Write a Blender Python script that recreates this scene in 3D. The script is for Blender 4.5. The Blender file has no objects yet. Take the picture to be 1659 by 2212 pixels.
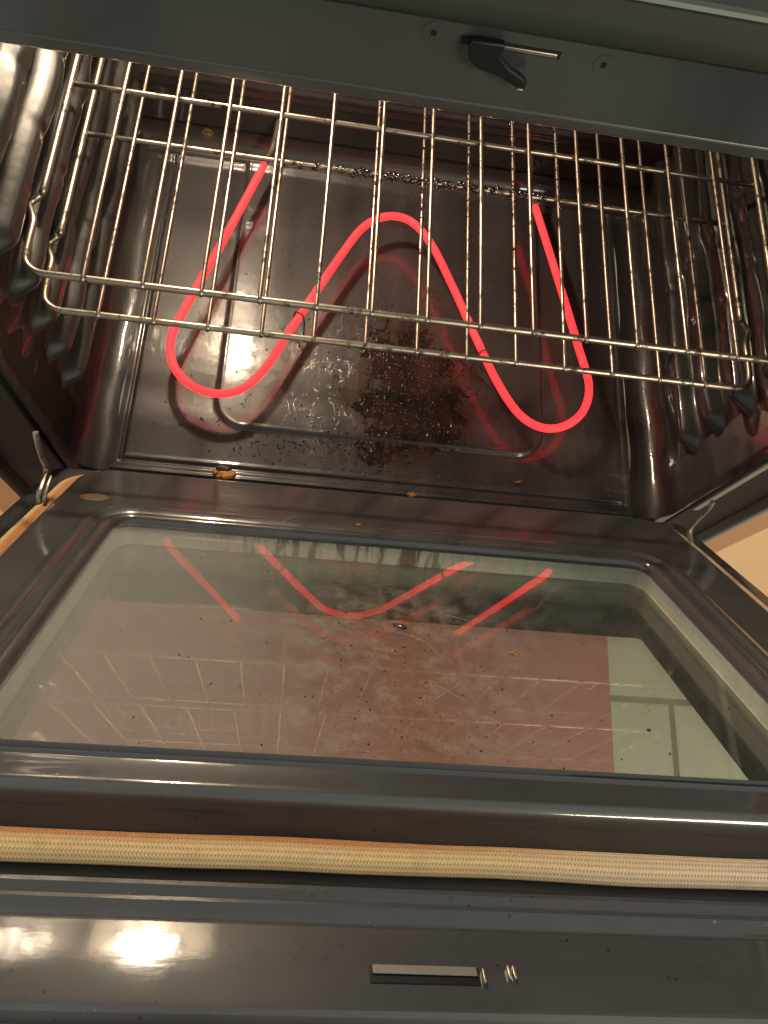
import bpy, math, random
import numpy as np
from mathutils import Vector, Matrix, noise as mnoise
random.seed(7)
S = bpy.context.scene
COL = S.collection

# ------------------------------------------------------------------ camera
cd = bpy.data.cameras.new('camera'); cam = bpy.data.objects.new('camera', cd); COL.objects.link(cam)
R = ((0.98970891, -0.08810516, -0.1127553), (0.04635349, 0.94288226, -0.32988544), (0.13537958, 0.32126396, 0.93726295))
cam.matrix_world = Matrix([[*R[0], -0.08426815], [*R[1], -0.33224416], [*R[2], 0.72534295], [0, 0, 0, 1]])
cd.sensor_fit = 'AUTO'; cd.sensor_width = 36; cd.lens = 1559.18 / 2212 * 36
cd.clip_start = 0.01; cd.clip_end = 50
S.camera = cam

# ------------------------------------------------------------------ world (the dim kitchen round the oven)
W = bpy.data.worlds.new('World'); S.world = W; W.use_nodes = True
nt = W.node_tree; nt.nodes.clear()
wo = nt.nodes.new('ShaderNodeOutputWorld'); bg = nt.nodes.new('ShaderNodeBackground')
tc = nt.nodes.new('ShaderNodeTexCoord'); sep = nt.nodes.new('ShaderNodeSeparateXYZ'); cr = nt.nodes.new('ShaderNodeValToRGB')
mr = nt.nodes.new('ShaderNodeMapRange'); mr.inputs['From Min'].default_value = -1
nt.links.new(tc.outputs['Generated'], sep.inputs[0]); nt.links.new(sep.outputs['Z'], mr.inputs['Value'])
nt.links.new(mr.outputs[0], cr.inputs[0]); nt.links.new(cr.outputs[0], bg.inputs[0]); nt.links.new(bg.outputs[0], wo.inputs[0])
e = cr.color_ramp.elements
e[0].position = 0.0; e[0].color = (0.20, 0.18, 0.16, 1); e[1].position = 1.0; e[1].color = (0.50, 0.50, 0.46, 1)
m_ = e.new(0.5); m_.color = (0.39, 0.44, 0.435, 1)
bg.inputs[1].default_value = 1.05

# ------------------------------------------------------------------ lights: the oven's own lamp and the kitchen ceiling light
def area(name, loc, target, sx, sy, power, color):
    l = bpy.data.lights.new(name, 'AREA'); l.shape = 'RECTANGLE'; l.size = sx; l.size_y = sy; l.energy = power; l.color = color
    o = bpy.data.objects.new(name, l); COL.objects.link(o); o.location = loc
    o.rotation_euler = (Vector(target) - Vector(loc)).to_track_quat('-Z', 'Y').to_euler(); return o
LAMP = Vector((-0.234, 0.402, 0.474))
pl = bpy.data.lights.new('oven_lamp_light', 'POINT'); pl.energy = 13.0; pl.color = (1.0, 0.80, 0.58); pl.shadow_soft_size = 0.017
po = bpy.data.objects.new('oven_lamp_light', pl); COL.objects.link(po); po.location = LAMP + Vector((0, -0.030, 0))
area('kitchen_ceiling_light', (1.3, -1.9, 1.7), (0.1, -0.2, -0.4), 0.9, 0.5, 60, (1.0, 0.84, 0.64))

S.view_settings.view_transform = 'Standard'; S.view_settings.look = 'None'
S.view_settings.exposure = 0.0; S.view_settings.gamma = 1.0
S.render.engine = 'CYCLES'
S.cycles.max_bounces = 10; S.cycles.transparent_max_bounces = 16; S.cycles.glossy_bounces = 6
S.cycles.use_denoising = True; S.cycles.sample_clamp_indirect = 6.0
S.cycles.caustics_reflective = True

# ------------------------------------------------------------------ materials
def mat(name, base=(0.5, 0.5, 0.5), rough=0.5, metal=0.0, coat=0.0, coat_rough=0.05, emit=None, estr=0.0, spec=0.5):
    m = bpy.data.materials.new(name); m.use_nodes = True
    b = m.node_tree.nodes['Principled BSDF']
    b.inputs['Base Color'].default_value = (*base, 1); b.inputs['Roughness'].default_value = rough
    b.inputs['Metallic'].default_value = metal; b.inputs['Coat Weight'].default_value = coat
    b.inputs['Coat Roughness'].default_value = coat_rough; b.inputs['Specular IOR Level'].default_value = spec
    if emit: b.inputs['Emission Color'].default_value = (*emit, 1); b.inputs['Emission Strength'].default_value = estr
    return m
class G:
    """small node helper"""
    def __init__(s, m): s.t = m.node_tree; s.b = s.t.nodes.get('Principled BSDF')
    def n(s, typ, **kw):
        x = s.t.nodes.new(typ)
        for k, v in kw.items():
            if k.startswith('_'): setattr(x, k[1:], v)
            else: x.inputs[k.replace('__', ' ')].default_value = v
        return x
    def l(s, a, b): s.t.links.new(a, b)
    def obj(s):
        if not hasattr(s, '_o'): s._o = s.n('ShaderNodeTexCoord').outputs['Object']
        return s._o
    def noise(s, scale, detail=4, rough=0.5, vec=None, stretch=None, out='Fac'):
        x = s.n('ShaderNodeTexNoise', Scale=scale, Detail=detail, Roughness=rough); v = vec or s.obj()
        if stretch:
            mp = s.n('ShaderNodeMapping'); mp.inputs['Scale'].default_value = stretch; s.l(v, mp.inputs[0]); v = mp.outputs[0]
        s.l(v, x.inputs['Vector']); return x.outputs[out]
    def vor(s, scale, feature='F1'):
        x = s.n('ShaderNodeTexVoronoi', Scale=scale, _feature=feature); s.l(s.obj(), x.inputs['Vector']); return x
    def ramp(s, fac, stops):
        r = s.n('ShaderNodeValToRGB'); el = r.color_ramp.elements
        while len(el) > 1: el.remove(el[-1])
        el[0].position = stops[0][0]; c = stops[0][1]; el[0].color = (*c, 1) if isinstance(c, tuple) else (c, c, c, 1)
        for p, c in stops[1:]:
            q = el.new(p); q.color = (*c, 1) if isinstance(c, tuple) else (c, c, c, 1)
        s.l(fac, r.inputs[0]); return r.outputs[0]
    def mix(s, f, a, b, mode='MIX'):
        x = s.n('ShaderNodeMix', _data_type='RGBA', _blend_type=mode)
        for i, v in ((0, f), (6, a), (7, b)):
            if hasattr(v, 'is_linked'): s.l(v, x.inputs[i])
            elif isinstance(v, tuple): x.inputs[i].default_value = (*v, 1)
            else: x.inputs[i].default_value = v
        return x.outputs[2]
    def math(s, op, a, b=0.0, clamp=False):
        x = s.n('ShaderNodeMath', _operation=op, _use_clamp=clamp)
        for i, v in ((0, a), (1, b)):
            if hasattr(v, 'is_linked'): s.l(v, x.inputs[i])
            else: x.inputs[i].default_value = v
        return x.outputs[0]
    def bump(s, h, strength=0.3, dist=0.001, normal=None):
        x = s.n('ShaderNodeBump', Strength=strength, Distance=dist); s.l(h, x.inputs['Height'])
        if normal is not None: s.l(normal, x.inputs['Normal'])
        return x.outputs[0]

def enamel(name, base=(0.022, 0.021, 0.022), rough=0.32, coat_rough=0.06, film=0.5, specks=True, wav=0.06, stain=False, film_col=(0.085, 0.074, 0.066), fstr=(1.5, 9, 9), famp=0.06, big=1.0, crv=0.10):
    """black porcelain enamel under a thin greasy film, with specks and splashes"""
    m = mat(name, base, rough, coat=0.8, coat_rough=coat_rough); g = G(m)
    n1 = g.noise(7, 5, 0.6); n2 = g.noise(60, 4, 0.6); n3 = g.noise(420, 2)
    filmf = g.math('MULTIPLY', g.ramp(n1, [(0.35, 0.25), (0.7, 1.0)]), film)
    col = g.mix(filmf, base, film_col)
    if specks:
        v = g.vor(170); w = g.vor(70)
        dark = g.ramp(v.outputs['Distance'], [(0.10, 1.0), (0.16, 0.0)])
        msk = g.math('MULTIPLY', dark, g.ramp(n2, [(0.52, 0.0), (0.6, 1.0)]))
        col = g.mix(msk, col, (0.012, 0.008, 0.006))
        wt = g.ramp(w.outputs['Distance'], [(0.035, 1.0), (0.06, 0.0)])
        wm = g.math('MULTIPLY', wt, g.ramp(g.noise(23, 3), [(0.50, 0.0), (0.58, 1.0)]))
        col = g.mix(wm, col, (0.30, 0.25, 0.19))
        dust = g.math('MULTIPLY', g.ramp(g.vor(300).outputs['Distance'], [(0.05, 1.0), (0.10, 0.0)]), g.ramp(g.noise(13, 4, 0.7), [(0.50, 0.0), (0.66, 0.9)]))
        col = g.mix(dust, col, (0.28, 0.26, 0.23))
        smear = g.math('MULTIPLY', g.ramp(g.noise(1.0, 5, 0.7, stretch=(10, 70, 70)), [(0.55, 0.0), (0.72, 0.35)]), g.ramp(g.noise(5, 3), [(0.45, 0.0), (0.6, 1.0)]))
        col = g.mix(smear, col, (0.16, 0.14, 0.12))
    hgt = g.math('ADD', g.math('MULTIPLY', n1, big), g.math('MULTIPLY', n2, 0.12))
    rr = g.math('ADD', g.math('MULTIPLY', n2, 0.22), rough - 0.1)
    cr_ = g.math('ADD', g.math('MULTIPLY', g.ramp(n2, [(0.4, 0.0), (0.75, 1.0)]), crv), coat_rough)
    if stain:
        # burnt sugar/grease pool on the cavity floor: a mask in the floor's own coordinates
        o = g.n('ShaderNodeVectorMath', _operation='SUBTRACT'); g.l(g.obj(), o.inputs[0]); o.inputs[1].default_value = (0.022, 0.066, 0.0)
        sc = g.n('ShaderNodeVectorMath', _operation='MULTIPLY'); g.l(o.outputs[0], sc.inputs[0]); sc.inputs[1].default_value = (1.0, 0.72, 0.0)
        ln = g.n('ShaderNodeVectorMath', _operation='LENGTH'); g.l(sc.outputs[0], ln.inputs[0])
        d = g.math('ADD', ln.outputs['Value'], g.math('MULTIPLY', g.math('SUBTRACT', g.noise(24, 6, 0.65), 0.5), 0.13))
        pool = g.ramp(d, [(0.060, 1.0), (0.074, 0.0)])
        halo = g.ramp(d, [(0.065, 1.0), (0.15, 0.0)])
        lump = g.noise(95, 5, 0.65); crust = g.ramp(lump, [(0.42, 0.0), (0.55, 1.0)])
        spat = g.math('MULTIPLY', halo, g.ramp(g.noise(150, 4, 0.7), [(0.54, 0.0), (0.60, 1.0)]))
        pm = g.math('MAXIMUM', g.math('MULTIPLY', pool, g.math('ADD', g.math('MULTIPLY', crust, 0.35), 0.62)), spat)
        col = g.mix(pm, col, g.mix(g.noise(30, 3), (0.006, 0.003, 0.002), (0.055, 0.012, 0.005)))
        hgt = g.math('ADD', hgt, g.math('MULTIPLY', g.math('MULTIPLY', pm, lump), 0.5))
        # faint brown drips towards the front lip
        dr = g.ramp(g.noise(1.0, 4, 0.6, stretch=(60, 6, 1)), [(0.55, 0.0), (0.62, 1.0)])
        col = g.mix(g.math('MULTIPLY', g.math('MULTIPLY', dr, halo), 0.6), col, (0.05, 0.028, 0.016))
    g.b.inputs['Specular IOR Level'].default_value = 0.3
    g.l(col, g.b.inputs['Base Color'])
    g.l(rr, g.b.inputs['Roughness']); g.l(cr_, g.b.inputs['Coat Roughness'])
    nb = g.bump(hgt, wav * 5, 0.004); g.l(nb, g.b.inputs['Normal'])
    fine = g.noise(30 if famp < 0.2 else 1.0, 4, 0.6, stretch=fstr)
    nb2 = g.bump(g.math('ADD', g.math('ADD', g.math('MULTIPLY', n1, big), g.math('MULTIPLY', n3, 0.03)), g.math('MULTIPLY', fine, famp)), wav * 3, 0.004) if not stain else nb
    g.l(nb2, g.b.inputs['Coat Normal'])
    return m
M_FLOOR = enamel('enamel_floor', (0.017, 0.015, 0.016), 0.42, 0.05, 0.55, True, 0.04, True, (0.060, 0.053, 0.051))
M_WALL = enamel('enamel_wall', (0.010, 0.009, 0.009), 0.40, 0.025, 0.16, False, 0.10, False, (0.085, 0.074, 0.066), (25, 5, 25), 0.25)
M_WALL.node_tree.nodes['Principled BSDF'].inputs['Coat Weight'].default_value = 0.5
M_BACK = enamel('enamel_back', (0.015, 0.013, 0.012), 0.38, 0.05, 0.4, True, 0.05)
M_DOOR = enamel('enamel_door', (0.026, 0.026, 0.027), 0.46, 0.05, 0.5, True, 0.025, False, (0.100, 0.104, 0.104), (1.5, 9, 9), 0.09, 0.2, 0.06)
M_DOOR.node_tree.nodes['Principled BSDF'].inputs['Coat Weight'].default_value = 1.0
M_DOOR.node_tree.nodes['Principled BSDF'].inputs['Coat IOR'].default_value = 1.65
M_FRAME = enamel('enamel_frame', (0.018, 0.020, 0.020), 0.38, 0.12, 0.35, False, 0.02, False, (0.06, 0.068, 0.068))

def metal(name, c1, c2, rough=0.25, scale=40, stretch=None, dirt=None):
    m = mat(name, c1, rough, 1.0); g = G(m)
    n = g.noise(scale, 4, 0.6, stretch=stretch)
    col = g.mix(g.ramp(n, [(0.35, 0.0), (0.68, 1.0)]), c1, c2)
    if dirt:
        dm = g.ramp(g.noise(dirt, 5, 0.7), [(0.53, 0.0), (0.62, 1.0)])
        col = g.mix(dm, col, (0.03, 0.016, 0.01))
        g.l(g.math('SUBTRACT', 1.0, g.math('MULTIPLY', dm, 0.8)), g.b.inputs['Metallic'])
    g.l(col, g.b.inputs['Base Color'])
    g.l(g.math('ADD', g.math('MULTIPLY', n, 0.25), rough - 0.08), g.b.inputs['Roughness'])
    return m
M_WIRE = metal('heat_tinted_wire', (0.43, 0.37, 0.32), (0.27, 0.19, 0.145), 0.36, 22, None, 75)
M_BAR = metal('rack_bar_steel', (0.40, 0.38, 0.32), (0.27, 0.21, 0.15), 0.36, 20, None, 60)
M_STEEL = metal('hinge_steel', (0.55, 0.52, 0.46), (0.30, 0.26, 0.2), 0.35, 90)
M_GALV = mat('galvanised_liner', (0.40, 0.41, 0.36), 0.5)
g = G(M_GALV)
sx_ = g.n('ShaderNodeSeparateXYZ'); g.l(g.obj(), sx_.inputs[0])
mid_ = g.ramp(g.math('ABSOLUTE', g.math('ADD', sx_.outputs['X'], 0.045)), [(0.06, 1.0), (0.12, 0.12)])
drp = g.math('MULTIPLY', g.ramp(g.noise(1.0, 4, 0.7, stretch=(90, 14, 14)), [(0.48, 0.0), (0.56, 1.0)]), mid_)
g.l(g.mix(drp, (0.88, 0.88, 0.78), (0.16, 0.10, 0.045)), g.b.inputs['Base Color'])
M_SPACER = mat('spacer_frame_grey', (0.20, 0.20, 0.165), 0.45, 0.1)
M_DARK = mat('dark_recess', (0.005, 0.007, 0.008), 0.5, spec=0.25)
M_BORDER = mat('black_glass_border', (0.008, 0.010, 0.009), 0.18, spec=0.5)
M_CHANNEL = mat('dull_brown_channel', (0.016, 0.013, 0.010), 0.55, spec=0.15)
M_SHELL = enamel('door_shell_black', (0.018, 0.018, 0.018), 0.4, 0.2, 0.2, False, 0.01)
M_TRIM = metal('panel_steel', (0.105, 0.135, 0.14), (0.095, 0.095, 0.075), 0.52, 3, (1, 8, 8))
M_FLANGE = mat('grey_flange', (0.22, 0.20, 0.17), 0.45, 0.2)

# element
M_GLOW = mat('glowing_element', (0.1, 0.02, 0.02), 0.7, emit=(1.0, 0.021, 0.026), estr=2.1)
g = G(M_GLOW)
em = g.math('ADD', g.math('MULTIPLY', g.ramp(g.noise(9, 3), [(0.3, 0.0), (0.7, 1.0)]), 0.6), 2.2)
def near(x, y, rad):                 # cooler where a support touches or where the cold end begins
    q = g.n('ShaderNodeVectorMath', _operation='DISTANCE'); g.l(g.obj(), q.inputs[0]); q.inputs[1].default_value = (x, y, 0.04)
    return g.ramp(q.outputs['Value'], [(rad * 0.35, 0.0), (rad, 1.0)])
for q_ in ((-0.106, 0.128, 0.008, 0.3), (0.101, 0.108, 0.008, 0.35), (-0.164, 0.329, 0.006, 0.3), (0.166, 0.323, 0.006, 0.3)):
    k_ = near(*q_[:3]); em = g.math('MULTIPLY', em, g.math('ADD', g.math('MULTIPLY', k_, 1 - q_[3]), q_[3]))
g.l(em, g.b.inputs['Emission Strength'])
M_COLD = mat('cold_element_end', (0.07, 0.055, 0.045), 0.55, 0.4)

# glass: thin clear pane with a greasy film
def glass(name, tint, dirt, refl=2.1):
    m = bpy.data.materials.new(name); m.use_nodes = True; t = m.node_tree; t.nodes.remove(t.nodes['Principled BSDF']); g = G(m)
    out = t.nodes['Material Output']
    tr = g.n('ShaderNodeBsdfTransparent'); tr.inputs[0].default_value = (*tint, 1)
    gl = g.n('ShaderNodeBsdfGlossy', Roughness=0.012); gl.inputs[0].default_value = (1, 1, 1, 1)
    fr = g.n('ShaderNodeFresnel', IOR=1.52)
    geo = g.n('ShaderNodeNewGeometry')
    ff = g.math('MULTIPLY', g.math('MULTIPLY', fr.outputs[0], refl, True), g.math('SUBTRACT', 1.0, geo.outputs['Backfacing']))   # an outside face only: no inner total reflection
    mx = g.n('ShaderNodeMixShader'); g.l(ff, mx.inputs[0]); g.l(tr.outputs[0], mx.inputs[1]); g.l(gl.outputs[0], mx.inputs[2])
    last = mx.outputs[0]
    if dirt:
        df = g.n('ShaderNodeBsdfDiffuse')
        n1 = g.noise(9, 5, 0.6); n2 = g.noise(70, 5, 0.7); n3 = g.noise(330, 3, 0.6)
        # grime is thickest in a band down the middle of the pane
        sx = g.n('ShaderNodeSeparateXYZ'); g.l(g.obj(), sx.inputs[0])
        c = g.math('ABSOLUTE', g.math('SUBTRACT', sx.outputs['X'], -0.01)); band = g.ramp(g.math('ADD', c, g.math('MULTIPLY', g.math('SUBTRACT', n2, 0.5), 0.12)), [(0.0, 1.0), (0.10, 0.0)]); strk = g.ramp(g.noise(1.0, 4, 0.6, stretch=(75, 5, 5)), [(0.50, 0.0), (0.70, 1.0)])
        ym = g.n('ShaderNodeMapRange', _interpolation_type='SMOOTHSTEP'); g.l(g.math('ADD', sx.outputs['Y'], g.math('MULTIPLY', n2, 0.04)), ym.inputs['Value']); ym.inputs['From Min'].default_value = -0.165; ym.inputs['From Max'].default_value = -0.235
        band = g.math('MULTIPLY', band, ym.outputs[0])
        blot = g.math('MULTIPLY', g.math('MAXIMUM', g.math('MULTIPLY', strk, 0.6), g.ramp(n2, [(0.46, 0.0), (0.66, 1.0)])), g.math('ADD', g.math('MULTIPLY', band, 0.75), 0.05))
        spk = g.math('MULTIPLY', g.ramp(g.vor(230).outputs['Distance'], [(0.13, 1.0), (0.2, 0.0)]), g.ramp(g.noise(38, 3), [(0.5, 0.0), (0.6, 0.8)]))
        spk = g.math('MULTIPLY', spk, g.math('ADD', band, 0.15))
        #lft = g.math('MULTIPLY', g.ramp(g.math('ADD', sx.outputs['X'], g.math('MULTIPLY', n1, 0.1)), [(-0.20 + 0.5, 1.0), (0.02 + 0.5, 0.0)]), 0.0)
        ml = g.n('ShaderNodeMapRange', _interpolation_type='SMOOTHSTEP'); g.l(sx.outputs['X'], ml.inputs['Value'])
        ml.inputs['From Min'].default_value = 0.02; ml.inputs['From Max'].default_value = -0.24; ml.inputs['To Max'].default_value = 0.28  # film paler to the left: lamp glare painted into the pane's colour
        fac = g.math('ADD', g.math('ADD', g.math('ADD', g.math('MULTIPLY', n1, dirt), ml.outputs[0]), blot), g.math('MULTIPLY', spk, 0.6), True)
        cc = g.mix(band, (0.40, 0.40, 0.375), (0.26, 0.14, 0.08)); cc = g.mix(spk, cc, (0.06, 0.03, 0.02))
        g.l(cc, df.inputs[0])
        m2 = g.n('ShaderNodeMixShader'); g.l(fac, m2.inputs[0]); g.l(last, m2.inputs[1]); g.l(df.outputs[0], m2.inputs[2]); last = m2.outputs[0]
    g.l(last, out.inputs[0]); return m
M_GLASS = glass('inner_window_glass', (0.95, 0.96, 0.94), 0.06, 3.0)
M_GLASS3 = glass('middle_window_glass', (0.94, 0.95, 0.92), 0.0, 1.3)
M_GLASS2 = glass('outer_window_glass', (0.92, 0.94, 0.90), 0.0, 0.5)
M_LENS = mat('lamp_lens', (1, 1, 1), 0.3, emit=(1.0, 0.80, 0.56), estr=8.0)
M_PLATE = mat('added_reflector_plate', (0.22, 0.20, 0.17), 0.6)  # for the two unseen plates added round the lamp

# braided gasket
M_GASKET = mat('braided_fibreglass', (0.6, 0.5, 0.33), 0.75); g = G(M_GASKET)
uv = g.n('ShaderNodeUVMap').outputs[0]; su = g.n('ShaderNodeSeparateXYZ'); g.l(uv, su.inputs[0])
U, Vv = su.outputs['X'], su.outputs['Y']
row = g.math('MULTIPLY', Vv, 18.0); rf = g.math('FRACT', row); ri = g.math('FLOOR', row)
sgn = g.math('SUBTRACT', g.math('MULTIPLY', g.math('MODULO', ri, 2.0), 2.0), 1.0)
ph = g.math('ADD', g.math('MULTIPLY', U, 640.0), g.math('MULTIPLY', g.math('MULTIPLY', rf, sgn), 0.75))
st = g.math('ABSOLUTE', g.math('SUBTRACT', g.math('FRACT', ph), 0.5))
rw = g.math('ABSOLUTE', g.math('SUBTRACT', rf, 0.5))
hh = g.math('SUBTRACT', 1.0, g.math('ADD', g.math('MULTIPLY', st, 1.1), g.math('MULTIPLY', rw, 1.1)))
xg = g.n('ShaderNodeSeparateXYZ'); g.l(g.obj(), xg.inputs[0])
cream = g.mix(g.ramp(g.math('ADD', xg.outputs['X'], 0.0), [(0.0, 0.0), (0.13, 1.0)]), g.mix(g.noise(25, 3), (0.76, 0.54, 0.27), (0.66, 0.48, 0.23)), g.mix(g.noise(25, 3), (0.80, 0.66, 0.48), (0.74, 0.58, 0.40)))
wv = g.noise(14, 5, 0.7)
so = g.n('ShaderNodeSeparateXYZ'); g.l(g.obj(), so.inputs[0])
topside = g.ramp(g.math('ADD', Vv, g.math('MULTIPLY', g.math('SUBTRACT', g.noise(20, 4), 0.5), 0.10)), [(0.0, 1.0), (0.21, 1.0), (0.28, 0.0), (0.90, 0.0), (0.95, 1.0)])
along = g.ramp(g.math('ADD', so.outputs['X'], g.math('MULTIPLY', g.noise(30, 3), 0.06)), [(-0.02, 1.0), (0.09, 0.0)])
stn = g.math('MULTIPLY', topside, along)
stn = g.math('MULTIPLY', stn, g.ramp(wv, [(0.25, 0.5), (0.5, 1.0)]))
colr = g.mix(g.ramp(g.noise(40, 4, 0.7), [(0.5, 0.0), (0.75, 0.5)]), cream, (0.42, 0.28, 0.14))
colr = g.mix(stn, colr, (0.52, 0.23, 0.08))
colr = g.mix(g.ramp(hh, [(0.1, 0.75), (0.40, 0.0)]), colr, (0.28, 0.17, 0.08))
g.l(colr, g.b.inputs['Base Color']); g.l(g.bump(hh, 0.8, 0.0008), g.b.inputs['Normal'])

M_CRUMB = mat('toasted_crumb', (0.55, 0.24, 0.06), 0.7); g = G(M_CRUMB)
nn = g.noise(150, 4, 0.6); g.l(g.mix(g.ramp(nn, [(0.40, 0.0), (0.5, 1.0)]), (0.05, 0.02, 0.008), (0.62, 0.26, 0.06)), g.b.inputs['Base Color'])
g.l(g.bump(nn, 0.8, 0.003), g.b.inputs['Normal'])
M_CHAR = mat('charred_crust', (0.02, 0.012, 0.008), 0.45, coat=0.4); g = G(M_CHAR)
g.l(g.bump(g.noise(300, 3), 0.8, 0.002), g.b.inputs['Normal'])
M_GLOSSCHAR = mat('glossy_burnt_sugar', (0.016, 0.006, 0.004), 0.16, coat=1.0)
M_LINT = mat('pale_fibre', (0.45, 0.42, 0.36), 0.6)
M_RUST = mat('rust_film', (0.13, 0.085, 0.045), 0.6); g = G(M_RUST)
g.l(g.mix(g.noise(160, 4), (0.20, 0.12, 0.05), (0.06, 0.045, 0.03)), g.b.inputs['Base Color'])

M_WOOD = mat('cabinet_maple', (0.70, 0.44, 0.22), 0.42); g = G(M_WOOD)
wn = g.noise(3.0, 5, 0.6, stretch=(9, 9, 0.8)); g.l(g.mix(wn, (0.74, 0.49, 0.24), (0.62, 0.38, 0.17)), g.b.inputs['Base Color'])
M_WOOD2 = mat('cabinet_stile', (0.40, 0.19, 0.08), 0.5)
M_TILE = mat('kitchen_tile', (0.6, 0.6, 0.52), 0.4); g = G(M_TILE)
br = g.n('ShaderNodeTexBrick'); br.offset = 0.5; br.squash = 1.0
mp = g.n('ShaderNodeMapping'); mp.inputs['Location'].default_value = (0.75, 0.626, 0.0)
g.l(g.obj(), mp.inputs[0])
mp.inputs['Location'].default_value = (-0.75 + 4.5, 0.174 + 4.5, 0)
g.l(mp.outputs[0], br.inputs['Vector'])
br.inputs['Scale'].default_value = 1.0; br.inputs['Brick Width'].default_value = 0.45; br.inputs['Row Height'].default_value = 0.45
br.inputs['Mortar Size'].default_value = 0.0075; br.inputs['Mortar Smooth'].default_value = 0.2
br.inputs['Color1'].default_value = (0.56, 0.56, 0.50, 1); br.inputs['Color2'].default_value = (0.52, 0.53, 0.47, 1); br.inputs['Mortar'].default_value = (0.20, 0.19, 0.15, 1)
g.l(g.mix(g.ramp(g.noise(4, 6, 0.6), [(0.4, 0.0), (0.7, 0.35)]), br.outputs['Color'], (0.42, 0.40, 0.33)), g.b.inputs['Base Color'])
M_MAT = mat('kitchen_mat_red', (0.36, 0.15, 0.12), 0.9); g = G(M_MAT)
g.l(g.mix(g.noise(6, 5), (0.47, 0.225, 0.215), (0.41, 0.19, 0.18)), g.b.inputs['Base Color'])

# ------------------------------------------------------------------ mesh helpers
T = math.radians(49.70174); CT, ST = math.cos(T), math.sin(T)
def D(x, u, d):                      # door coordinates: u away from the hinge, d height above the door's reference plane
    f = min(max((u - 0.21) / 0.27, 0.0), 1.6); u = u + f * (0.0030 + 0.008 * x)      # the free end hangs very slightly askew
    return (x, -u * CT + d * ST, u * ST + d * CT)
def mesh(name, verts, faces, material, parent=None, smooth=True, sharp=35, uvs=None):
    me = bpy.data.meshes.new(name); me.from_pydata([tuple(v) for v in verts], [], faces); me.update()
    me.materials.append(material)
    if smooth:
        me.shade_smooth()
        if sharp: me.set_sharp_from_angle(angle=math.radians(sharp))
    if uvs is not None:
        ul = me.uv_layers.new(name='UVMap')
        for lp in me.loops: ul.data[lp.index].uv = uvs[lp.vertex_index]
    o = bpy.data.objects.new(name, me); COL.objects.link(o)
    if parent is not None:
        o.parent = parent; o.matrix_parent_inverse = parent.matrix_world.inverted()
    return o
def empty(name, loc=(0, 0, 0)):
    o = bpy.data.objects.new(name, None); COL.objects.link(o); o.location = loc; o.empty_display_size = 0.05
    o.matrix_world = Matrix.Translation(loc); return o
def tag(o, label=None, cat=None, group=None, kind=None):
    for k, v in (('label', label), ('category', cat), ('group', group), ('kind', kind)):
        if v: o[k] = v
    return o
class B:
    def __init__(s): s.v = []; s.f = []
    def add(s, v, f): k = len(s.v); s.v += [tuple(p) for p in v]; s.f += [tuple(i + k for i in q) for q in f]; return s
    def box(s, x0, x1, y0, y1, z0, z1, fn=None):
        v = [(x, y, z) for x in (x0, x1) for y in (y0, y1) for z in (z0, z1)]
        if fn: v = [fn(*p) for p in v]
        return s.add(v, [(0, 1, 3, 2), (4, 6, 7, 5), (0, 4, 5, 1), (2, 3, 7, 6), (0, 2, 6, 4), (1, 5, 7, 3)])
    def tube(s, pts, r, n=10, caps=True, rad=None):
        P = [Vector(p) for p in pts]; m = len(P); fr = []
        t0 = (P[1] - P[0]).normalized(); up = Vector((0, 0, 1)) if abs(t0.z) < .9 else Vector((1, 0, 0))
        nrm = (up - t0 * up.dot(t0)).normalized()
        for i in range(m):
            a = P[max(i - 1, 0)]; b = P[min(i + 1, m - 1)]; t = (b - a).normalized()
            nrm = (nrm - t * nrm.dot(t)).normalized(); bn = t.cross(nrm); rr = rad[i] if rad else r
            fr.append([P[i] + (nrm * math.cos(2 * math.pi * k / n) + bn * math.sin(2 * math.pi * k / n)) * rr for k in range(n)])
        v = [p for ring in fr for p in ring]; f = []
        for i in range(m - 1):
            for k in range(n):
                f.append((i * n + k, i * n + (k + 1) % n, (i + 1) * n + (k + 1) % n, (i + 1) * n + k))
        if caps: f.append(tuple(range(n - 1, -1, -1))); f.append(tuple((m - 1) * n + k for k in range(n)))
        return s.add(v, f)
    def build(s, name, material, parent=None, **kw): return mesh(name, s.v, s.f, material, parent, **kw)
def catmull(P, k=8, closed=False):
    P = [Vector(p) for p in P]; out = []
    m = len(P)
    for i in range(m - 1):
        a = P[max(i - 1, 0)]; b = P[i]; c = P[i + 1]; d = P[min(i + 2, m - 1)]
        for j in range(k):
            t = j / k
            out.append(0.5 * ((2 * b) + (c - a) * t + (2 * a - 5 * b + 4 * c - d) * t * t + (3 * b - a - 3 * c + d) * t ** 3))
    out.append(P[-1]); return out
def sstep(a, b, x):
    t = np.clip((x - a) / (b - a), 0, 1); return t * t * (3 - 2 * t)
def gridmesh(P, name, material, parent, **kw):   # P: array (n,m,3)
    n, m = P.shape[:2]; v = P.reshape(-1, 3).tolist(); idx = np.arange(n * m).reshape(n, m)
    f = np.stack([idx[:-1, :-1], idx[1:, :-1], idx[1:, 1:], idx[:-1, 1:]], -1).reshape(-1, 4).tolist()
    return mesh(name, v, f, material, parent, **kw)
def rbox(name, x0, x1, y0, y1, z0, z1, material, parent, bev=0.002, fn=None):
    b = B().box(x0, x1, y0, y1, z0, z1, fn); o = b.build(name, material, parent, smooth=True, sharp=40)
    md = o.modifiers.new('bevel', 'BEVEL'); md.width = bev; md.segments = 3; md.limit_method = 'ANGLE'; return o

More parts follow.
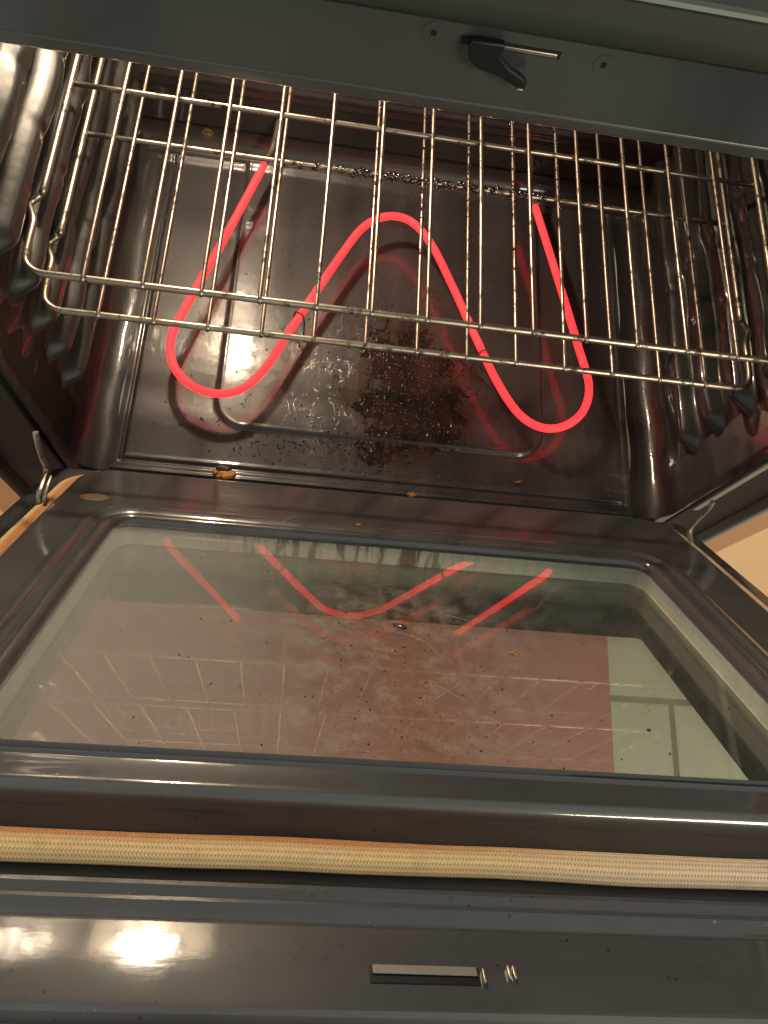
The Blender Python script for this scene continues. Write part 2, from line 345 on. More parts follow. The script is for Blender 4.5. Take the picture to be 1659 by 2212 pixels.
# ------------------------------------------------------------------ kitchen setting
fl = mesh('floor', [(-3, -3, -0.8), (3, -3, -0.8), (3, 2, -0.8), (-3, 2, -0.8)], [(0, 1, 2, 3)], M_TILE, smooth=False); tag(fl, kind='structure')
mt = rbox('kitchen_mat', -0.75, 0.608, -1.5, 0.03, -0.7985, -0.790, M_MAT, None, 0.003)
tag(mt, 'dusky red kitchen mat on the tiled floor, seen through the door window', 'mat')

# ------------------------------------------------------------------ the oven
OV = empty('wall_oven', (0, 0.15, -0.8))
tag(OV, 'black electric oven with its door half open and red hot bottom element', 'oven')

# cavity floor: height field with raised centre panel, gutter grooves and rolled front lip
xs = np.arange(-0.286, 0.2861, 0.0016); ys = np.concatenate([np.arange(-0.0585, 0.362, 0.0016)])
X, Y = np.meshgrid(xs, ys, indexing='ij'); Z = np.zeros_like(X)
cx, cy, hx, hy, rr = -0.003, 0.250, 0.182, 0.243, 0.030
qx = np.abs(X - cx) - hx + rr; qy = np.abs(Y - cy) - hy + rr
sd = np.hypot(np.maximum(qx, 0), np.maximum(qy, 0)) + np.minimum(np.maximum(qx, qy), 0) - rr
Z += 0.0030 * sstep(0.0055, -0.001, sd) + 0.0007 * np.exp(-((sd - 0.0005) / 0.0018) ** 2)
Z += 0.016 * (Y - 0.13) * sstep(-0.002, 0.006, sd) * (X < 0) * sstep(0.0, 0.05, Y) * sstep(0.30, 0.24, Y)                                # raised centre panel
Z -= 0.0022 * np.exp(-((np.abs(X) - 0.2765) / 0.0016) ** 2) * (Y > -0.0445)   # side gutters
Z -= 0.0026 * np.exp(-((Y + 0.0435) / 0.0017) ** 2) * (np.abs(X) < 0.278)     # front gutter
Z += 0.0010 * np.exp(-((Y + 0.0395) / 0.0016) ** 2) * (np.abs(X) < 0.276)
Z -= 0.010 * sstep(-0.0555, -0.0590, Y)
Z += 0.0016 * np.exp(-((Y + 0.0545) / 0.0014) ** 2)                    # lip bead catching the light
Z += 0.004 * sstep(0.349, 0.362, Y)
for i in range(0, X.shape[0], 1):
    pass
Z += 0.0006 * np.sin(X * 17 + 1.0) * np.sin(Y * 13 + .6)
flo = gridmesh(np.stack([X, Y, Z], -1), 'cavity_floor', M_FLOOR, OV, sharp=0)

# side walls with long embossed rack guides
def wall(sign):
    fil = [(0.2855, 0.0)] + [(0.290 + 0.030 * math.sin(a), 0.030 - 0.030 * math.cos(a)) for a in np.linspace(0.05, math.pi / 2, 14)]
    zz = np.arange(0.034, 0.506, 0.0022); prof = fil + [(0.320, z) for z in zz]
    prof = np.array(prof); yy = np.arange(-0.0585, 0.452, 0.0028)
    PX = np.repeat(prof[:, :1], len(yy), 1); PZ = np.repeat(prof[:, 1:], len(yy), 1); PY = np.repeat(yy[None], len(prof), 0)
    h = np.zeros_like(PX)
    for k in range(8):
        zc = 0.0775 + 0.0480 * k if k < 1 else 0.1245 + 0.0480 * (k - 1)
        dy = np.maximum(np.maximum((0.018 - PY) * 0.50, PY - 0.40), 0); d = np.hypot(dy, (PZ - zc) * 1.0)
        h = np.maximum(h, 0.0165 * sstep(0.0165, 0.0045, d))
    # dimples near the front: shallow pressed stops between the guides
    for k in range(7):
        zc = 0.1485 + 0.048 * k - 0.048; d = np.hypot((PY - 0.225), (PZ - zc) * 1.4)
        h += 0.004 * sstep(0.03, 0.008, d)
    for k in range(8):                                        # small pressed notches along each guide
        zc = 0.0775 + 0.0480 * k if k < 1 else 0.1245 + 0.0480 * (k - 1)
        for yc in (0.11, 0.19):
            d = np.hypot((PY - yc - 0.006 * (k % 2)) / 0.0055, (PZ - zc) / 0.010); h -= 0.0020 * np.exp(-d * d) * (h > 0.006)
    PX = PX - h
    PX += 0.0004 * np.sin(PY * 75 + PZ * 90 + 2 * np.sin(PZ * 60)) + 0.0004 * np.sin(PZ * 210 + PY * 30)
    PX += 0.0012 * np.sin(PY * 31 + PZ * 23) + 0.0008 * np.sin(PY * 67 - PZ * 41)
    P = np.stack([PX * sign, PY, PZ], -1)
    if sign > 0: P = P[::-1]
    return gridmesh(P, 'side_wall', M_WALL, OV, sharp=0)
wall(-1); wall(1)

# back wall with bottom fillet, pressed panel lines
zs = np.arange(0.034, 0.503, 0.003)
prof = [(0.3605, 0.0035)] + [(0.350 + 0.030 * math.sin(a), 0.034 - 0.030 * math.cos(a)) for a in np.linspace(0.36, math.pi / 2, 12)] + \
       [(0.380 + 0.05 * float(sstep(0.13, 0.23, z)) - 0.004 * math.exp(-((z - 0.088) / 0.0035) ** 2) - 0.004 * math.exp(-((z - 0.098) / 0.0035) ** 2), z) for z in zs]
prof = np.array(prof); xx = np.arange(-0.325, 0.3251, 0.004)
PY = np.repeat(prof[:, :1], len(xx), 1); PZ = np.repeat(prof[:, 1:], len(xx), 1); PX = np.repeat(xx[None], len(prof), 0)
qx = np.abs(PX) - 0.245 + .03; qz = np.abs(PZ - 0.34) - 0.10 + .03
sd = np.hypot(np.maximum(qx, 0), np.maximum(qz, 0)) + np.minimum(np.maximum(qx, qz), 0) - .03
PY = PY - 0.006 * sstep(0.008, -0.004, sd)
gridmesh(np.stack([PX, PY, PZ], -1), 'back_wall', M_BACK, OV, sharp=0)
rbox('cavity_ceiling', -0.328, 0.328, -0.01, 0.44, 0.5, 0.51, M_WALL, OV, 0.002)
for (sx, sz) in ((-0.2375, 0.0235), (0.162, 0.050)):          # rusty screws low on the back wall
    b = B(); b.tube([(sx, 0.3805, sz), (sx, 0.3765, sz)], 0.008, 16); b.tube([(sx, 0.3765, sz), (sx, 0.3735, sz)], 0.0045, 6)
    b.build('screw', M_RUST, OV)
# oven lamp; the pale back plate is unseen, added to brighten its reflection
lf = rbox('added_back_reflector', -0.312, -0.150, 0.420, 0.4285, 0.395, 0.4985, M_PLATE, OV, 0.002)
rbox('added_ceiling_reflector', -0.312, -0.150, 0.26, 0.4190, 0.4955, 0.4990, M_PLATE, OV, 0.001)  # unseen plate added under the ceiling to extend the reflected glow
ll = rbox('lamp_lens', LAMP.x - 0.040, LAMP.x + 0.040, 0.4100, 0.4195, LAMP.z - 0.024, LAMP.z + 0.024, M_LENS, lf, 0.004)

# front frame, header
def extr_x(prof, x0, x1, name, material, parent, nx=2, sharp=30):
    xsn = np.linspace(x0, x1, nx); v = []; m = len(prof)
    for x in xsn: v += [(x, p[0], p[1]) for p in prof]
    f = []
    for i in range(nx - 1):
        for k in range(m):
            f.append((i * m + k, i * m + (k + 1) % m, (i + 1) * m + (k + 1) % m, (i + 1) * m + k))
    f.append(tuple(range(m - 1, -1, -1))); f.append(tuple((nx - 1) * m + k for k in range(m)))
    return mesh(name, v, f, material, parent, sharp=sharp)
hdr = [(0.0, 0.499), (0.0, 0.475), (-0.004, 0.4685), (-0.010, 0.4665), (-0.030, 0.4665), (-0.0362, 0.4675), (-0.0392, 0.4705), (-0.040, 0.475),
       (-0.0400, 0.4762), (-0.0393, 0.4768), (-0.0400, 0.4776), (-0.040, 0.5135), (-0.036, 0.5145), (-0.036, 0.53), (0.0, 0.53)]
header = extr_x(hdr, -0.415, 0.415, 'header_panel', M_FRAME, OV)
pan = [(0.02, 0.5165), (-0.040, 0.5165), (-0.0455, 0.5185), (-0.0485, 0.523), (-0.0490, 0.530), (-0.0490, 0.5395), (-0.0505, 0.5405), (-0.0512, 0.5420), (-0.0505, 0.5435), (-0.0490, 0.5445), (-0.049, 0.62), (0.02, 0.62)]
extr_x(pan, -0.42, 0.42, 'control_panel', M_TRIM, OV)
# side frames: enamel face, folded grey flange, dark channel, outer bead
for sg in (-1, 1):
    def F(x, y, z, sg=sg): return (x * sg, y, z)
    M_SIDE = M_FRAME if sg > 0 else M_CHANNEL  # left frame and flanges take a darker material: shade put into colour
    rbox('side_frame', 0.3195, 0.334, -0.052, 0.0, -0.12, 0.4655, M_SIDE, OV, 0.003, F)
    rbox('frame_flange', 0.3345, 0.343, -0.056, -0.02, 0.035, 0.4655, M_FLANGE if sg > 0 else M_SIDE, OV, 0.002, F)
    rbox('side_frame', 0.3435, 0.404, -0.046, 0.0, -0.12, 0.4655, M_CHANNEL, OV, 0.003, F)
    rbox('frame_flange', 0.4045, 0.413, -0.058, -0.02, -0.30, 0.4655, M_FLANGE if sg > 0 else M_SIDE, OV, 0.003, F)
    rbox('side_frame', 0.4135, 0.420, -0.050, 0.0, -0.30, 0.4655, M_FRAME, OV, 0.001, F)
rbox('lower_front', -0.4035, 0.4035, -0.035, 0.0, -0.30, -0.0125, M_FRAME, OV, 0.003)
rbox('base_drawer', -0.4035, 0.4035, -0.036, 0.1, -0.79, -0.305, M_FRAME, OV, 0.004)
# sill behind the lip
rbox('front_sill', -0.3185, 0.3185, -0.0575, -0.036, -0.060, -0.0115, M_FRAME, OV, 0.002)

# latch hook in its slot, header screws
b = B(); b.box(-0.0350, 0.0090, -0.0402, -0.0392, 0.5050, 0.5085); slot = b.build('latch_slot', M_DARK, OV, smooth=False)
rbox('slot_plate', -0.0170, 0.0075, -0.0408, -0.0400, 0.5056, 0.5074, M_STEEL, slot, 0.0003)
hk = [(-0.0318, 0.5125), (-0.0174, 0.5130), (-0.0176, 0.5070), (-0.0127, 0.5028), (-0.0054, 0.4993), (-0.0028, 0.4970), (-0.0033, 0.4943), (-0.0066, 0.4943), (-0.0160, 0.4985), (-0.0262, 0.5005), (-0.0309, 0.5038), (-0.0322, 0.5091)]
m = len(hk); v = [(x, -0.0478, z) for x, z in hk] + [(x, -0.0440, z) for x, z in hk]
f = [tuple(range(m)), tuple(range(2 * m - 1, m - 1, -1))] + [(k, k + m, (k + 1) % m + m, (k + 1) % m) for k in range(m)]
ho = mesh('latch_hook', v, f, M_DARK, OV, sharp=50); md = ho.modifiers.new('bevel', 'BEVEL'); md.width = 0.0008; md.segments = 2
B().box(-0.030, -0.019, -0.0445, -0.036, 0.5058, 0.5078).build('latch_shank', M_DARK, OV, smooth=False)
rbox('latch_tip', -0.0066, -0.0040, -0.0485, -0.0462, 0.4938, 0.4948, M_STEEL, ho, 0.0003)
for sx, sz in ((0.0288, 0.5060), (-0.047, 0.5080)):
    b = B(); b.tube([(sx, -0.0395, sz), (sx, -0.0404, sz)], 0.0048, 24, rad=[0.0052, 0.0046]); sc = b.build('screw', M_FRAME, OV)
    B().tube([(sx, -0.0403, sz), (sx, -0.0407, sz)], 0.0014, 8).build('screw_socket', M_DARK, sc)

# heating element
el = [(-0.164, 0.329), (-0.184, 0.261), (-0.206, 0.188), (-0.227, 0.123), (-0.2385, 0.082), (-0.232, 0.050), (-0.211, 0.028), (-0.182, 0.0205), (-0.156, 0.030), (-0.135, 0.058), (-0.113, 0.111),
      (-0.088, 0.166), (-0.065, 0.216), (-0.043, 0.260), (-0.015, 0.280), (0.014, 0.277), (0.038, 0.249), (0.064, 0.193), (0.093, 0.125), (0.117, 0.071), (0.141, 0.034), (0.167, 0.0205), (0.194, 0.026),
      (0.217, 0.048), (0.2255, 0.081), (0.213, 0.130), (0.198, 0.195), (0.182, 0.260), (0.166, 0.323)]
for _ in range(1):
    el = [el[0]] + [tuple(0.1 * el[i - 1][k] + 0.8 * el[i][k] + 0.1 * el[i + 1][k] for k in (0, 1)) for i in range(1, len(el) - 1)] + [el[-1]]
path = catmull([(x, y, 0.040) for x, y in el], 8)
heat = B().tube(path, 0.0043, 14).build('heating_element', M_GLOW, OV, sharp=0)
for pts in ([(-0.164, 0.3295, 0.040), (-0.157, 0.352, 0.041), (-0.153, 0.368, 0.052), (-0.152, 0.384, 0.062)], [(0.166, 0.3235, 0.040), (0.160, 0.350, 0.041), (0.158, 0.368, 0.052), (0.157, 0.384, 0.062)]):
    ce = B().tube(catmull(pts, 8), 0.0040, 12).build('cold_end', M_COLD, heat)
for (x, y, a) in ((-0.106, 0.128, 0.42), (0.101, 0.108, -0.42)):      # wire supports holding the element off the floor
    dx, dy = math.cos(a) * 0.0065, math.sin(a) * -0.0065 * (1 if a > 0 else 1)
    b = B().tube(catmull([(x - dx, y - dy, 0.0015), (x - dx, y - dy, 0.030), (x - dx * .6, y - dy * .6, 0.0435), (x, y, 0.0448), (x + dx * .6, y + dy * .6, 0.0435), (x + dx, y + dy, 0.030), (x + dx, y + dy, 0.0015)], 6), 0.0010, 8)
    b.build('element_support', M_COLD, heat)

# ------------------------------------------------------------------ the door
def rrect(x0, x1, u0, u1, r, n=10, ne=24):
    """closed loop: same vertex count whatever the size"""
    pts = []
    cs = [(x1 - r, u1 - r, 0), (x0 + r, u1 - r, 90), (x0 + r, u0 + r, 180), (x1 - r, u0 + r, 270)]
    for k, (cx, cu, a0) in enumerate(cs):
        for j in range(n + 1):
            a = math.radians(a0 + 90 * j / n); pts.append((cx + r * math.cos(a), cu + r * math.sin(a)))
        nx = cs[(k + 1) % 4]; a1 = math.radians(a0 + 90)
        p0 = pts[-1]; p1 = (nx[0] + r * math.cos(a1), nx[1] + r * math.sin(a1))
        for j in range(1, ne): pts.append((p0[0] + (p1[0] - p0[0]) * j / ne, p0[1] + (p1[1] - p0[1]) * j / ne))
    return pts
def loft(loops, name, material, parent, close=False, sharp=32):
    v = []; n = len(loops[0][0])
    for pts, d in loops:
        v += [D(x, u, d) if not callable(d) else D(x, u, d(x, u)) for x, u in pts]
    f = []
    for i in range(len(loops) - 1):
        for k in range(n): f.append((i * n + k, (i + 1) * n + k, (i + 1) * n + (k + 1) % n, i * n + (k + 1) % n))
    return mesh(name, v, f, material, parent, sharp=sharp)
WX0, WX1, WU0, WU1 = -0.2335, 0.2215, 0.2085, 0.4815
def wl(o, r0=0.016, ob=None):       # window loop grown by o (bottom edge grows by ob)
    ob = o * 0.35 if ob is None else ob
    return rrect(WX0 - o, WX1 + o, WU0 - o, WU1 + ob, max(r0 + o, 0.003))
TS, FL = -0.022, -0.040
def tl(i): return rrect(-0.290 + i, 0.290 - i, 0.097 + i, 0.5085 - i, max(0.032 - i, 0.004))
loops = [(wl(-0.0015), -0.030), (wl(-0.001), -0.0262), (wl(0.0015), -0.0226), (wl(0.0035), -0.0212), (wl(0.0060), -0.0208), (wl(0.0085), -0.0216), (wl(0.0105), -0.0232), (wl(0.0130), -0.0238),
         (wl(0.0155), -0.0226), (wl(0.0175), -0.0207), (wl(0.0200), -0.0202), (wl(0.0225), -0.0208), (wl(0.0250), -0.0219), (wl(0.0262), TS),
         (tl(0.0085), TS), (tl(0.0060), TS + 0.0003), (tl(0.0035), TS + 0.0003), (tl(0.0016), TS - 0.0006), (tl(0.0004), TS - 0.0022), (tl(0.0), TS - 0.005), (tl(-0.001), -0.032), (tl(-0.0030), -0.0375), (tl(-0.0055), -0.0405)]
def ol(i): return rrect(-0.335 + i, 0.335 - i, 0.052 + i, 0.5925 - i, max(0.012 - i * .2, 0.003))
for i, d in ((0.0780, -0.0415), (0.0, 0)):
    pass
loops += [(tl(-0.030), -0.0410), (tl(-0.0312), -0.0396), (tl(-0.0325), -0.0384), (tl(-0.0345), -0.0384), (tl(-0.0362), -0.0404), (tl(-0.0372), -0.0410), (tl(-0.0385), -0.0402), (tl(-0.0398), -0.0388),
          (tl(-0.0412), -0.0392)]
def mixl(k, i):                      # between the ridge loops and the outer edge the loops change shape
    a = tl(-0.0412 - 0.002 * k); return a
loops = loops[:-9]
gx = [(0.0300, -0.0410), (0.0312, -0.0396), (0.0325, -0.0384), (0.0345, -0.0384), (0.0362, -0.0404), (0.0372, -0.0410), (0.0385, -0.0402), (0.0398, -0.0386), (0.0415, -0.0386), (0.0440, -0.0410), (0.0475, -0.0418), (0.0490, -0.0410), (0.0500, -0.0400)]
def gl_(o):                          # ridge loops: full offset at the free end, squeezed at the sides so that they stay on the flange
    s = 0.0300 + (o - 0.0300) * 0.45
    return rrect(-0.290 - 0.0215 - (s - 0.03) * 1.0, 0.290 + 0.0215 + (s - 0.03) * 1.0, 0.097 - 0.0215 - (s - 0.03), 0.5085 + o, 0.022)
loops += [(gl_(o), d) for o, d in gx]
loops += [(ol(0.0045), -0.0400), (ol(0.0020), -0.0403), (ol(0.0006), -0.0418), (ol(0.0), -0.0450), (ol(0.0), -0.0475), (ol(-0.0010), -0.0490), (rrect(-0.3365, 0.3365, 0.050, 0.612, 0.01), -0.0490), (rrect(-0.3372, 0.3372, 0.0495, 0.6135, 0.01), -0.0500), (rrect(-0.3375, 0.3375, 0.0492, 0.6140, 0.01), -0.052), (rrect(-0.3375, 0.3375, 0.0492, 0.6140, 0.01), -0.070), (ol(0.003), -0.074)]
door = loft(loops, 'door', M_DOOR, OV)
door['label'] = 'half open door with a grimy window'
# liner walls between the panes
loft([(wl(0.0), -0.0305), (wl(0.0), -0.0450), (wl(-0.001), -0.0455)], 'window_liner', M_GALV, door)
loft([(wl(-0.001), -0.0458), (wl(-0.003), -0.0470), (wl(-0.0035), -0.0640)], 'spacer_frame', M_SPACER, door)
# panes
def pane(name, x0, x1, u0, u1, d0, d1, material, parent):
    return rbox(name, x0, x1, u0, u1, d0, d1, material, parent, 0.0004, D)
ig = pane('inner_glass', WX0 - 0.0055, WX1 + 0.0055, WU0 - 0.0055, WU1 + 0.0020, -0.0302, -0.0272, M_GLASS, door)
pane('middle_glass', WX0 + 0.0035, WX1 - 0.0035, WU0 + 0.0035, WU1 - 0.0035, -0.0500, -0.0472, M_GLASS3, door)
og = pane('outer_glass', -0.300, 0.300, 0.10, 0.56, -0.0700, -0.0655, M_GLASS2, door)
loft([(rrect(-0.2315, 0.2005, 0.2700, 0.4480, 0.003), -0.0645), (rrect(-0.310, 0.310, 0.09, 0.57, 0.003), -0.0645), (rrect(-0.310, 0.310, 0.09, 0.57, 0.003), -0.0652), (rrect(-0.2315, 0.2005, 0.2700, 0.4480, 0.003), -0.0652), (rrect(-0.2315, 0.2005, 0.2700, 0.4480, 0.003), -0.0645)], 'glass_border', M_BORDER, og)
pane('outer_shell', -0.334, -0.3005, 0.055, 0.603, -0.0735, -0.0655, M_SHELL, door)
pane('outer_shell', 0.3005, 0.334, 0.055, 0.603, -0.0735, -0.0655, M_SHELL, door)
# gasket lying in its channel round the tub
base = rrect(-0.290 - 0.0135, 0.290 + 0.0135, 0.097 - 0.0120, 0.5085 + 0.0195, 0.034, 12, 90)
k0 = len(base); pts = []
for k in range(k0 + 1):
    x, u = base[k % k0]
    w = mnoise.noise(Vector((x * 9, u * 9, 3.1))); w2 = mnoise.noise(Vector((x * 22, u * 22, 8.1)))
    side = max(0.0, min(1.0, (0.515 - u) / 0.02))
    pts.append((x, u + (w * 0.0020 + w2 * 0.0008) * (1 - side) + 0.0008, -0.0350 - 0.0015 * side + 0.0004 * w2))
n = 20; V = []; UV = []; F = []; acc = 0.0; prev = None
P3 = [Vector(D(*p)) for p in pts]
for i, p in enumerate(P3):
    a = P3[(i - 1) % k0]; c = P3[(i + 1) % k0]; t = (c - a).normalized(); up = Vector(D(0, 0, 1)).normalized(); bn = t.cross(up).normalized()
    if i: acc += (p - P3[i - 1]).length
    rw_ = 0.0070 * (1 + 0.13 * mnoise.noise(Vector((acc * 14, 0, 0)))); rh = 0.0058 if pts[i][1] > 0.515 else 0.0056
    for k in range(n + 1):
        an = 2 * math.pi * k / n; V.append(p + bn * math.cos(an) * rw_ + up * math.sin(an) * rh); UV.append((acc, k / n))
for i in range(k0):
    for k in range(n): a = i * (n + 1) + k; F.append((a, a + 1, a + n + 2, a + n + 1))
mesh('gasket', V, F, M_GASKET, door, sharp=0, uvs=UV)
# latch slot at the free end of the door
sl = pane('latch_slot', -0.0440, -0.0020, 0.5735, 0.5808, -0.0405, -0.0396, M_DARK, door)
pane('slot_lip', -0.0430, -0.0030, 0.5740, 0.5775, -0.0394, -0.0388, M_FLANGE, sl)
pane('slot_clip', -0.0014, -0.0004, 0.5752, 0.5805, -0.0400, -0.0375, M_STEEL, sl)
for dx in (0.0088, 0.0108):
    pane('spring_clip', dx, dx + 0.0012, 0.5735, 0.5785, -0.0400, -0.0380, M_STEEL, door)
# rust film on the door skin
b = B(); c0 = D(-0.261, 0.1715, TS)
ring = [D(-0.261 + 0.0115 * math.cos(a) * (1 + .08 * math.sin(3 * a)), 0.1715 + 0.0075 * math.sin(a), TS + 0.00035) for a in np.linspace(0, 2 * math.pi, 28, endpoint=False)]
ring2 = [D(-0.261 + 0.0120 * math.cos(a), 0.1715 + 0.0080 * math.sin(a), TS - 0.0002) for a in np.linspace(0, 2 * math.pi, 28, endpoint=False)]
b.add(ring + ring2, [tuple(range(28))] + [(k, k + 28, (k + 1) % 28 + 28, (k + 1) % 28) for k in range(28)]); b.build('rust_spot', M_RUST, door)
# hinge arms
def ribbon(pts, w, th, name):
    p = catmull(pts, 6); b = B()
    b.tube(p, w, 8); return b.build(name, M_STEEL, OV)
ribbon([(0.3047, -0.0800, 0.1230), (0.305, -0.0844, 0.1130), (0.305, -0.0892, 0.0914), (0.305, -0.0957, 0.0782), (0.305, -0.1120, 0.0790), (0.305, -0.1240, 0.0780)], 0.0023, 0, 'hinge_arm')
ribbon([(-0.305, -0.0900, 0.1560), (-0.305, -0.0960, 0.1454), (-0.305, -0.1015, 0.1319), (-0.305, -0.1057, 0.1163), (-0.305, -0.1180, 0.1172), (-0.305, -0.1296, 0.1198), (-0.306, -0.1370, 0.1120)], 0.0024, 0, 'hinge_arm')
ribbon([(-0.300, -0.1126, 0.1157), (-0.300, -0.1216, 0.1190), (-0.300, -0.1330, 0.1190), (-0.301, -0.1380, 0.1120)], 0.0017, 0, 'hinge_arm')

# ------------------------------------------------------------------ racks
def side_path(s, yb):
    P = [(0.2885 * s, 0.0, 0.0), (0.2960 * s, 0.0012, 0.0), (0.3030 * s, 0.0065, 0.0), (0.3055 * s, 0.0150, 0.0), (0.3060 * s, 0.034, 0.0), (0.3070 * s, 0.048, -0.001), (0.3140 * s, 0.0625, -0.005),
         (0.3142 * s, 0.0680, -0.006), (0.3070 * s, 0.0745, -0.003), (0.3045 * s, 0.084, 0.0), (0.3045 * s, 0.16, 0.0), (0.3045 * s, yb - 0.03, 0.0), (0.3030 * s, yb - 0.008, 0), (0.296 * s, yb, 0), (0.288 * s, yb, 0)]
    return catmull(P, 5)
def make_rack(z, label, mid):
    r = empty('oven_rack', (0, 0.19, z)); tag(r, label, 'oven rack', 'wire racks in the oven')
    O = (0, 0, z); YB = 0.375
    L = side_path(-1, YB); Rr = side_path(1, YB)
    loop = list(reversed(L)) + Rr
    loop = [Vector(p) + Vector(O) for p in loop]
    # two sides joined by the front bar; the rear bar closes the loop
    fine = [loop[0]]
    for p in loop[1:]:
        d = (p - fine[-1]).length; k = max(1, int(d / 0.05))
        a = fine[-1]
        for j in range(1, k + 1): fine.append(a + (p - a) * j / k)
    B().tube(fine, 0.0028, 12).build('frame', M_BAR, r, sharp=0)
    B().tube([(x, YB, z) for x in np.linspace(-0.288, 0.288, 13)], 0.0028, 12).build('rear_bar', M_BAR, r, sharp=0)
    B().tube([(x, mid, z - 0.0016) for x in np.linspace(-0.3045, 0.3045, 15)], 0.0023, 12).build('cross_bar', M_BAR, r, sharp=0)
    rods = []
    for i in range(13):
        x = (i - 6) * 0.0435 + random.uniform(-.0004, .0004)
        p = [(x, -0.0012, z + 0.0012), (x, 0.008, z + 0.0022), (x + random.uniform(-.0003, .0003), 0.12, z + 0.0020), (x + random.uniform(-.0004, .0004), 0.28, z + 0.0020), (x, YB, z + 0.0036)]
        rods.append(B().tube(catmull(p, 6), 0.00175, 10).build('rod', M_WIRE, r, sharp=0))
    return r, rods
rA, _r = make_rack(0.245, 'upper wire rack, reaching out of frame at the right, nearest the viewer', 0.1885)
rB, rodsB = make_rack(0.198, 'lower wire rack with black burnt crust along the middle of its crossbar', 0.184)
# burnt crust on the lower rack
def blobs(name, items, material, parent=None, seg=7, rings=5, rough=0.35):
    b = B()
    for (p, r, sq) in items:
        v = []; f = []; ph = random.random() * 6
        for i in range(1, rings):
            th = math.pi * i / rings
            for k in range(seg):
                a = 2 * math.pi * k / seg + ph; q = 1 + random.uniform(-rough, rough)
                v.append((p[0] + r * math.sin(th) * math.cos(a) * q, p[1] + r * math.sin(th) * math.sin(a) * q, p[2] + r * math.cos(th) * sq * q))
        v.append((p[0], p[1], p[2] + r * sq)); v.append((p[0], p[1], p[2] - r * sq)); nv = len(v)
        for i in range(rings - 2):
            for k in range(seg): f.append((i * seg + k, (i + 1) * seg + k, (i + 1) * seg + (k + 1) % seg, i * seg + (k + 1) % seg))
        for k in range(seg): f.append((nv - 2, k, (k + 1) % seg)); f.append((nv - 1, (rings - 2) * seg + (k + 1) % seg, (rings - 2) * seg + k))
        b.add(v, f)
    return b.build(name, material, parent, sharp=0)
it = []
for _ in range(330):
    x = random.triangular(-0.125, 0.150, 0.01); it.append(((x, 0.184 + random.gauss(0, 0.0012), 0.1965 + random.gauss(0, 0.0014)), random.uniform(0.0010, 0.0030), 0.8))
o = blobs('burnt_crust', it, M_GLOSSCHAR, rB); o['label'] = 'black bubbled crust on the crossbar'
for xi, y0, y1, cnt in ((0, 0.06, 0.30, 80), (1, 0.03, 0.33, 150), (2, 0.05, 0.33, 150), (-1, 0.06, 0.33, 90), (-2, 0.18, 0.33, 50), (3, 0.15, 0.33, 70)):
    it = []
    for _ in range(cnt):
        it.append(((xi * 0.0435 + random.gauss(0, .0006), random.triangular(y0, y1, y1 - .06), 0.200 + random.gauss(0, .0009)), random.uniform(0.0006, 0.0017), 1.0))
    blobs('baked_drip', it, M_GLOSSCHAR, rodsB[xi + 6])

# ------------------------------------------------------------------ spills and crumbs
gx_ = np.arange(-0.115, 0.140, 0.0008); gy_ = np.arange(-0.036, 0.200, 0.0008); NX, NY = len(gx_), len(gy_)
H = np.zeros((NX, NY)); MK = np.zeros((NX, NY))
for i, x in enumerate(gx_):
    for j, y in enumerate(gy_):
        q = math.hypot(x - 0.024, (y - 0.066) * 0.66)
        n1 = mnoise.noise(Vector((x * 30, y * 30, 2.2))); n2 = mnoise.noise(Vector((x * 85, y * 85, 5.2))); n3 = mnoise.noise(Vector((x * 260, y * 260, 9.0)))
        m0 = 0.052 - q + 0.034 * n1 + 0.026 * n2 + 0.024 * n3
        MK[i, j] = m0
        H[i, j] = 0.0003 * max(0, min(1, m0 / 0.006)) + 0.0003 * max(0, n2 + .2) + 0.0017 * abs(n3) * (0.5 + max(0, n1))
idx = -np.ones((NX, NY), int); V = []; F = []
for i in range(NX - 1):
    for j in range(NY - 1):
        if MK[i, j] > 0 and MK[i + 1, j] > 0 and MK[i, j + 1] > 0 and MK[i + 1, j + 1] > 0:
            q = []
            for a_, b_ in ((i, j), (i + 1, j), (i + 1, j + 1), (i, j + 1)):
                if idx[a_, b_] < 0:
                    x, y = gx_[a_], gy_[b_]; base_ = 0.0031 if y > 0.009 else (0.0002 + 0.0029 * max(0, (y - 0.003) / 0.006))
                    base_ += 0.0006 * math.sin(x * 17 + 1.0) * math.sin(y * 13 + .6)
                    edge = max(0, min(1, MK[a_, b_] / 0.003)); idx[a_, b_] = len(V); V.append((x, y, base_ - 0.0001 + H[a_, b_] * edge + 0.0001))
                q.append(idx[a_, b_])
            F.append(q)
M_CRUST = mat('burnt_crust_patch', (0.02, 0.008, 0.004), 0.6, coat=0.25, coat_rough=0.12, spec=0.12); g = G(M_CRUST)
g.l(g.mix(g.ramp(g.noise(34, 4, 0.6), [(0.40, 0.0), (0.62, 1.0)]), (0.006, 0.003, 0.002), (0.028, 0.007, 0.0035)), g.b.inputs['Base Color'])
g.l(g.bump(g.noise(420, 3, 0.6), 0.5, 0.0008), g.b.inputs['Normal'])
o = mesh('burnt_spill', V, F, M_CRUST, None, sharp=0); tag(o, 'dark brown burnt spill crusted over the middle of the oven floor', 'burnt spill', kind='stuff')
it = []
for _ in range(900):
    a = random.uniform(0, 2 * math.pi); q = 0.045 + abs(random.gauss(0, 0.030)); x = 0.015 + q * 1.0 * math.cos(a); y = 0.070 + q * 1.35 * math.sin(a)
    if mnoise.noise(Vector((x * 28, y * 28, 2.2))) < -0.02 or y < -0.036: continue
    sz = 0.0031 if abs(x + 0.003) < 0.18 and y > 0.009 else 0.0
    it.append(((x, y, sz + 0.0002), random.choice((0.0004, 0.0005, 0.0007, 0.0010, 0.0014)), 0.4))
